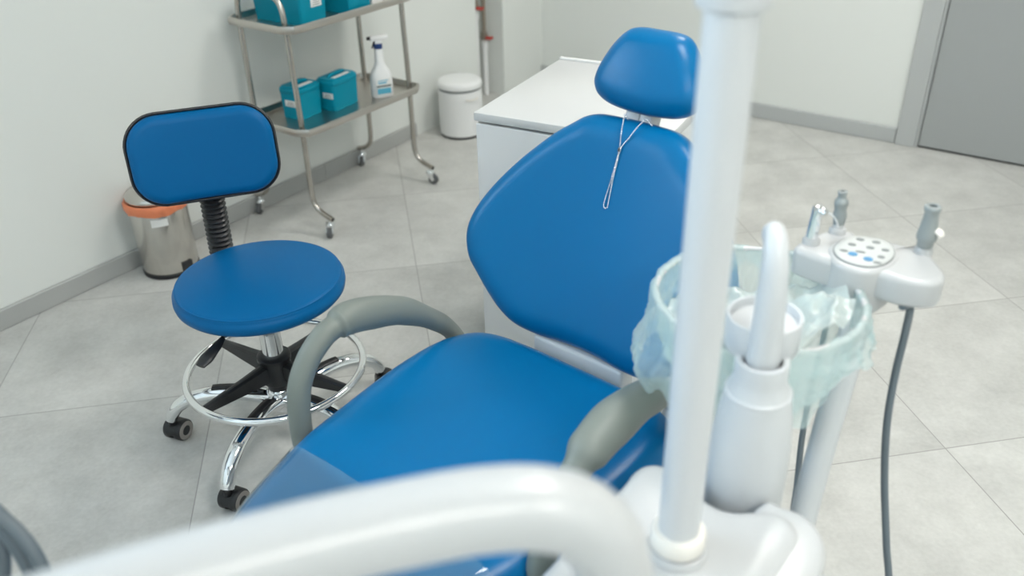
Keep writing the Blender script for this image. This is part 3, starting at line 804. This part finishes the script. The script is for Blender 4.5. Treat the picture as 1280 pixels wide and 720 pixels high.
for (v, u), sp_ in cas_sp.items():
    base = tl(u, v, 0); d = Vector((math.cos(R(sp_)), math.sin(R(sp_)), 0)); ax = Vector((-d.y, d.x, 0))
    bm = BM()
    lathe(bm, [(.006, .045), (.006, .068), (0, .068)], T=lambda p: base+p, seg=12)
    lathe(bm, [(0, .054), (.015, .054), (.0175, .050), (.0175, .043), (.013, .040), (0, .040)], T=lambda p: base+p, seg=20)
    wc = base+d*.014+Vector((0, 0, .0205))
    for sg in (-1, 1):
        q = [base-d*.012+Vector((0, 0, .044)), base+d*.016+Vector((0, 0, .044)), wc+d*.009+Vector((0, 0, .0)), wc-d*.004-Vector((0, 0, .008)), wc-d*.010+Vector((0, 0, .003))]
        va = [bm.verts.new(p+ax*sg*.0125) for p in q]; vb = [bm.verts.new(p+ax*sg*.0105) for p in q]
        bm.faces.new(va); bm.faces.new(vb[::-1])
        for k in range(5): bm.faces.new((va[k], vb[k], vb[(k+1) % 5], va[(k+1) % 5]))
    cs = build('castor', bm, M['chrome'], tro)
    bm = BM(); T = axis_T(wc-ax*.009, ax)
    lathe(bm, [(0, 0), (.016, 0), (.0205, .003), (.0205, .015), (.016, .018), (0, .018)], T=T, seg=24); build('wheel', bm, M['castor_grey'], cs)
# teal boxes
def mk_label(bm, p0, ex, ey, w, h): pass
def teal_box(label, u, v, z, w, d, h, rz, lab, handle=True):
    fr = Frame(Wp(u, v, z), -TW+R(rz))
    t = thing('storage_box', label, 'box', fr, 'teal boxes on the trolley')
    bm = BM(); n_out = rrect(w*.90, d*.92, .010, k=4)
    top = rrect(w, d, .012, k=4)
    rows = []
    for zz, k in ((0, 0), (h-.022, 1)):
        rows.append([bm.verts.new((n_out[i][0]*(1-k)+top[i][0]*.965*k, n_out[i][1]*(1-k)+top[i][1]*.975*k, zz)) for i in range(len(top))])
    nn = len(top)
    for k in range(nn): bm.faces.new((rows[0][k], rows[0][(k+1) % nn], rows[1][(k+1) % nn], rows[1][k]))
    bm.faces.new(rows[0][::-1]); bm.faces.new(rows[1])
    build('body', bm, M['teal'], t)
    bm = BM(); prism(bm, rrect(w*1.03, d*1.02, .013, k=5), h-.024, h-.006, .004)
    prism(bm, rrect(w*.90, d*.92, .010, k=5), h-.007, h, .003)
    lid = build('lid', bm, M['teal'], t)
    if handle:
        bm = BM(); tube(bm, [(0, -d*.30, h-.003), (0, -d*.27, h+.004), (0, -d*.1, h+.006), (0, d*.1, h+.006), (0, d*.27, h+.004), (0, d*.30, h-.003)], .006, 10, 4); build('handle', bm, M['teal'], t)
        bm = BM(); box(bm, w*.14, w*.36, -d*.30, d*.30, h, h+.0006); build('lid_label', bm, M['paper'], t, smooth=False, label='white paper strip on the lid')
    # side label: side, position along it, height, size
    side, pos, zz, lw, lh = lab
    fz = zz/(h-.022)
    bm = BM()
    if side == 'y':
        yy = -(d/2)*(.92+(.975-.92)*fz)-.0012; box(bm, pos-lw/2, pos+lw/2, yy-.0006, yy+.002, zz-lh/2, zz+lh/2)
    else:
        xx = (w/2)*(.90+(.965-.90)*fz)+.0012; box(bm, xx-.002, xx+.0006, pos-lw/2, pos+lw/2, zz-lh/2, zz+lh/2)
    lo = build('label', bm, M['paper'], t, smooth=False, label='white sticker with grey print')
    for k in range(3):
        bm = BM(); z1 = zz-lh*.28+lh*.24*k; ww = lw*(.36-.05*k)
        if side == 'y': box(bm, pos-ww, pos+ww, yy-.0010, yy-.0004, z1-lh*.04, z1+lh*.04)
        else: box(bm, xx+.0004, xx+.0010, pos-ww, pos+ww, z1-lh*.04, z1+lh*.04)
        build('print_line', bm, M['button'], lo, smooth=False)
    return t
ZL, ZU = .3855, .7385
teal_box('small teal lidded box at the left end of the lower trolley shelf', .196, -1.895, ZL, .098, .122, .118, 4, ('y', .005, .058, .055, .022))
teal_box('slightly larger teal lidded box between its neighbour and the spray bottle', .235, -1.747, ZL, .086, .150, .118, 6, ('y', .012, .058, .045, .020))
teal_box('wide teal box on the left of the top trolley shelf, partly cut off above', .222, -1.908, ZU, .240, .135, .150, 3, ('x', .012, .066, .050, .030), False)
teal_box('teal box on the right of the top trolley shelf, partly cut off above', .262, -1.712, ZU, .215, .125, .150, 3, ('x', .03, .09, .040, .025), False)
# white carton and grey carton on the top shelf
fr = Frame(Wp(.30, -1.600, ZU), -TW)
bm = BM(); box(bm, -.06, .05, -.038, .022, 0, .075, .002, 1)
o = build('carton', bm, M['paper'], smooth=False); o.location = fr.loc; o.rotation_euler = (0, 0, fr.rz); tag(o, 'white paper carton at the right end of the top trolley shelf', 'box')
# spray bottle
fr = Frame(Wp(.300, -1.578, ZL), -TW+R(10))
sb = thing('spray_bottle', 'white trigger spray bottle with blue collar on the lower trolley shelf', 'bottle', fr)
bm = BM()
def ell(w, d, n=28): return [(w*abs(math.cos(t))**.75*(1 if math.cos(t) >= 0 else -1), d*abs(math.sin(t))**.75*(1 if math.sin(t) >= 0 else -1)) for t in [2*PI*k/n for k in range(n)]]
SD = Vector((.64, .77, 0))          # wide axis of the bottle in its frame
SN = Vector((.77, -.64, 0))
rows = []
for z, w, d in ((0, .040, .026), (.004, .043, .029), (.05, .043, .029), (.082, .041, .028), (.100, .034, .025), (.116, .023, .020), (.130, .018, .0175), (.165, .0155, .0155), (.184, .0145, .0145)):
    rows.append([bm.verts.new(SD*x+SN*y+Vector((0, 0, z))) for x, y in ell(w, d)])
for A, B in zip(rows, rows[1:]):
    for k in range(28): bm.faces.new((A[k], A[(k+1) % 28], B[(k+1) % 28], B[k]))
bm.faces.new(rows[0][::-1]); bm.faces.new(rows[-1])
build('body', bm, M['white_matte'], sb)
bm = BM(); lathe(bm, [(.0148, .183), (.0165, .184), (.0165, .200), (.014, .202), (0, .202)], seg=20); build('collar', bm, M['navy'], sb)
def sbT(p): return SD*p.x+SN*p.y+Vector((0, 0, p.z))
bm = BM(); box(bm, -.030, .040, -.010, .010, .212, .232, .006, 3, T=sbT); box(bm, -.012, .014, -.009, .009, .200, .216, .003, 2, T=sbT)
build('spray_head', bm, M['white_matte'], sb)
bm = BM(); lathe(bm, [(.0065, 0), (.0065, .012), (.003, .013), (0, .013)], T=axis_T(sbT(Vector((-.028, 0, .224))), -SD), seg=14); build('nozzle', bm, M['black'], sb)
bm = BM(); tube(bm, [sbT(Vector(p)) for p in ((-.012, 0, .214), (-.017, 0, .200), (-.024, 0, .186))], [.004, .0035, .0028], 8, 4); build('trigger', bm, M['black'], sb)
bm = BM(); box(bm, -.029, .029, .0285, .0296, .014, .074, T=lambda p: sbT(p)); lb_ = build('label', bm, M['paper'], sb, smooth=False, label='printed label in pale blue and grey')
for z0, z1, x0, x1, mt in ((.016, .038, -.027, .027, 'lightblue'), (.042, .050, -.029, .029, 'button'), (.056, .062, -.022, .012, 'lightblue'), (.066, .069, -.022, .018, 'lightblue')):
    bm = BM(); box(bm, x0, x1, .0297, .0301, z0, z1, T=lambda p: sbT(p)); build('label_print', bm, M[mt], lb_, smooth=False)

# ------------------------------------------------------------------ steel pedal bin with orange liner
fr = Frame(Wp(.110, -2.503, 0), -TW)
pb = thing('pedal_bin', 'small round stainless steel pedal bin on the floor by the left baseboard', 'bin', fr)
bm = BM(); lathe(bm, [(.088, .012), (.0905, .016), (.0915, .02), (.0945, .256), (.093, .260), (.088, .260), (.086, .23), (.0, .02)], seg=56, cap=False); build('body', bm, M['bin_steel'], pb)
bm = BM(); lathe(bm, [(.088, 0), (.093, .001), (.0935, .013), (.090, .0145), (.0, .0145)], seg=48); build('base_ring', bm, M['black'], pb)
bm = BM(); lathe(bm, [(.0925, .272), (.0940, .274), (.0940, .284), (.087, .293), (.06, .302), (.03, .307), (0, .308)], seg=56); build('lid', bm, M['bin_steel'], pb)
dcam = Vector((math.cos(R(-32)), math.sin(R(-32)), 0)); dl = Vector((-dcam.y, dcam.x, 0))
bm = BM(); rows = []
for k in range(7):
    a = R(-16+32*k/6-34); 
    rows.append([bm.verts.new((.0957*math.cos(a), .0957*math.sin(a), z)) for z in (.198, .224)])
for A, B in zip(rows, rows[1:]): bm.faces.new((A[0], B[0], B[1], A[1]))
build('label', bm, M['paper'], pb, label='white sticker')
pa = R(2)
pd = Vector((math.cos(pa), math.sin(pa), 0)); pt = Vector((-pd.y, pd.x, 0))
bm = BM(); box(bm, .0915, .096, -.020, .020, .014, .05, .002, 1, T=lambda p: pd*p.x+pt*p.y+Vector((0, 0, p.z))); build('pedal_slot', bm, M['black'], pb)
bm = BM(); box(bm, .092, .125, -.018, .018, .016, .022, .002, 2, T=lambda p: pd*p.x+pt*p.y+Vector((0, 0, p.z))); build('pedal', bm, M['chrome'], pb)
# orange liner
bm = BM(); rows = []
for i, (r, z) in enumerate(((.086, .22), (.0895, .262), (.093, .2685), (.0995, .2700), (.1030, .266), (.1045, .255), (.1030, .243), (.1000, .235))):
    ring = []
    for k in range(96):
        a = 2*PI*k/96; w = noise.noise(Vector((math.cos(a)*6, math.sin(a)*6, i*.6)))
        rr = r+(.004*w if i > 2 else 0); zz = z+(.006*noise.noise(Vector((math.cos(a)*3, math.sin(a)*3, 9+i*.2))) if i > 3 else 0)
        ring.append(bm.verts.new((rr*math.cos(a), rr*math.sin(a), zz)))
    rows.append(ring)
for A, B in zip(rows, rows[1:]):
    for k in range(96): bm.faces.new((A[k], A[(k+1) % 96], B[(k+1) % 96], B[k]))
o = build('bin_liner', bm, M['orange'], sharp=0); o.location = fr.loc; o.rotation_euler = (0, 0, fr.rz)
tag(o, 'orange plastic liner folded over the rim of the steel bin', 'bag')

# ------------------------------------------------------------------ white bin by the pipes
fr = Frame(Wp(.158, -.925, 0), -TW)
wb = thing('pail', 'white round pail with domed lid on the floor near the pipes', 'bin', fr)
bm = BM(); lathe(bm, [(.094, .010), (.099, .012), (.101, .05), (.1005, .215), (.098, .217), (0, .217)], seg=56); build('body', bm, M['white_matte'], wb)
bm = BM(); lathe(bm, [(.090, 0), (.0975, .001), (.0975, .012), (.09, .0135), (0, .0135)], seg=48); build('base_ring', bm, M['dark'], wb)
bm = BM(); lathe(bm, [(.0965, .2175), (.0985, .2185), (.0985, .2255), (.0965, .2265), (0, .2265)], seg=56); build('rim_band', bm, M['button'], wb)
bm = BM(); lathe(bm, [(.097, .227), (.1025, .229), (.1035, .238), (.1015, .251), (.094, .258), (.07, .262), (0, .263)], seg=56); build('lid', bm, M['white_matte'], wb)
ha = R(-20); hd = Vector((math.cos(ha), math.sin(ha), 0)); ht = Vector((-hd.y, hd.x, 0))
bm = BM(); tube(bm, [hd*.099+ht*-.03+Vector((0, 0, .190)), hd*.106+ht*-.022+Vector((0, 0, .186)), hd*.108+Vector((0, 0, .185)), hd*.106+ht*.022+Vector((0, 0, .186)), hd*.099+ht*.03+Vector((0, 0, .190))], .0035, 8, 4); build('grip', bm, M['cream'], wb)

# ------------------------------------------------------------------ pipes in the wall niche
def pipe(label, u, v, valve_z, r, split):
    fr = Frame(Wp(u, v, 0), -TW)
    t = thing('water_pipe', label, 'pipe', fr, 'pipes in the wall niche')
    bm = BM(); lathe(bm, [(r, 0), (r, split), (r*1.25, split+.002), (r*1.25, split+.05), (r, split+.055)], seg=20); build('pipe', bm, M['white_matte'], t)
    bm = BM(); lathe(bm, [(.004, split+.05), (r*.8, split+.055), (r*.8, 1.6)], seg=16); up = build('riser', bm, M['brass'], t)
    for z in valve_z:
        bm = BM(); lathe(bm, [(r*.8, z-.03), (r*1.25, z-.028), (r*1.25, z-.008), (r*1.5, z-.006), (r*1.5, z+.006), (r*1.25, z+.008), (r*1.25, z+.028), (r*.8, z+.03)], seg=16); tube(bm, [(0, 0, z), (.035, -.006, z)], .008, 10); vb = build('valve', bm, M['brass'], t)
        bm = BM(); box(bm, .030, .040, -.035, -.006, z-.004, z+.010, .003, 2); box(bm, .030, .040, -.010, .024, z-.012, z+.002, .003, 2); build('valve_handle', bm, M['red'], vb)
pipe('white water pipe with a low red valve, right one of the pair in the niche', -.085, -.405, (.30,), .014, .235)
pipe('white water pipe with a high red valve, left one of the pair in the niche', -.085, -.475, (.46, .72), .015, .40)

# ------------------------------------------------------------------ white cabinet behind the chair
cr = R(7.5)
CF = Frame(Wp(1.577, -2.10, 0), -TW+cr)
cab = thing('cabinet', 'low white drawer cabinet standing behind the dental chair', 'cabinet', CF)
cw, cd = .472, .500
bm = BM(); box(bm, -cw/2+.002, cw/2-.002, -cd/2+.020, cd/2, .05, .722, .002, 1); box(bm, -cw/2+.03, cw/2-.03, -cd/2+.05, cd/2-.02, 0, .052); build('body', bm, M['white_matte'], cab, smooth=False)
bm = BM(); box(bm, -cw/2-.004, cw/2+.004, -cd/2-.002, cd/2, .730, .752, .003, 2); build('top', bm, M['top_white'], cab)
bm = BM(); box(bm, -cw/2-.004, cw/2+.004, cd/2-.012, cd/2+.002, .7515, .758, .002, 2); build('back_lip', bm, M['white_matte'], cab)
for z0, z1 in ((.400, .724), (.06, .396)):
    bm = BM(); box(bm, -cw/2, cw/2, -cd/2, -cd/2+.019, z0, z1, .002, 1); d_ = build('drawer', bm, M['white_matte'], cab, smooth=False)
    bm = BM(); box(bm, .02, .14, -cd/2-.018, -cd/2-.010, z1-.055, z1-.047, .002, 1); box(bm, .025, .033, -cd/2-.012, -cd/2+.001, z1-.055, z1-.047); box(bm, .127, .135, -cd/2-.012, -cd/2+.001, z1-.055, z1-.047); build('handle', bm, M['steel'], d_)

# ------------------------------------------------------------------ light, camera, view
w = bpy.data.worlds.new('world'); bpy.context.scene.world = w; w.use_nodes = True
bg = w.node_tree.nodes['Background']; bg.inputs[0].default_value = (.72, .86, 1.0, 1); bg.inputs[1].default_value = 2.0
ld = bpy.data.lights.new('window_daylight', 'AREA'); ld.shape = 'RECTANGLE'; ld.size = WV1-WV0; ld.size_y = WZ1-WZ0
ld.energy = 115; ld.color = (.66, .84, 1.0)
lo = bpy.data.objects.new('window_daylight', ld); COL.objects.link(lo)
p = Wp(-.22, (WV0+WV1)/2, (WZ0+WZ1)/2); lo.location = p
dirv = WF.M.to_3x3() @ Vector((1, 0, -.05))
lo.rotation_euler = dirv.to_track_quat('-Z', 'Y').to_euler()

cam = bpy.data.cameras.new('camera'); co_ = bpy.data.objects.new('camera', cam); COL.objects.link(co_)
cam.sensor_width = 36; cam.lens = 1100/1280*36
p_, r_ = R(30.42), R(-1.386)
fwd = Vector((0, math.cos(p_), -math.sin(p_))); right = Vector((1, 0, 0)); up = right.cross(fwd)
r2 = right*math.cos(r_)+up*math.sin(r_); u2 = -right*math.sin(r_)+up*math.cos(r_)
mw = Matrix((r2, u2, -fwd)).transposed().to_4x4(); mw.translation = (0, 0, 1.46)
co_.matrix_world = mw
cam.clip_start = .02
cam.dof.use_dof = True; cam.dof.focus_distance = 1.95; cam.dof.aperture_fstop = 2.4
sc = bpy.context.scene
sc.camera = co_
sc.view_settings.view_transform = 'Standard'; sc.view_settings.look = 'None'; sc.view_settings.gamma = 1
sc.view_settings.use_curve_mapping = False
sc.view_settings.exposure = 0.19
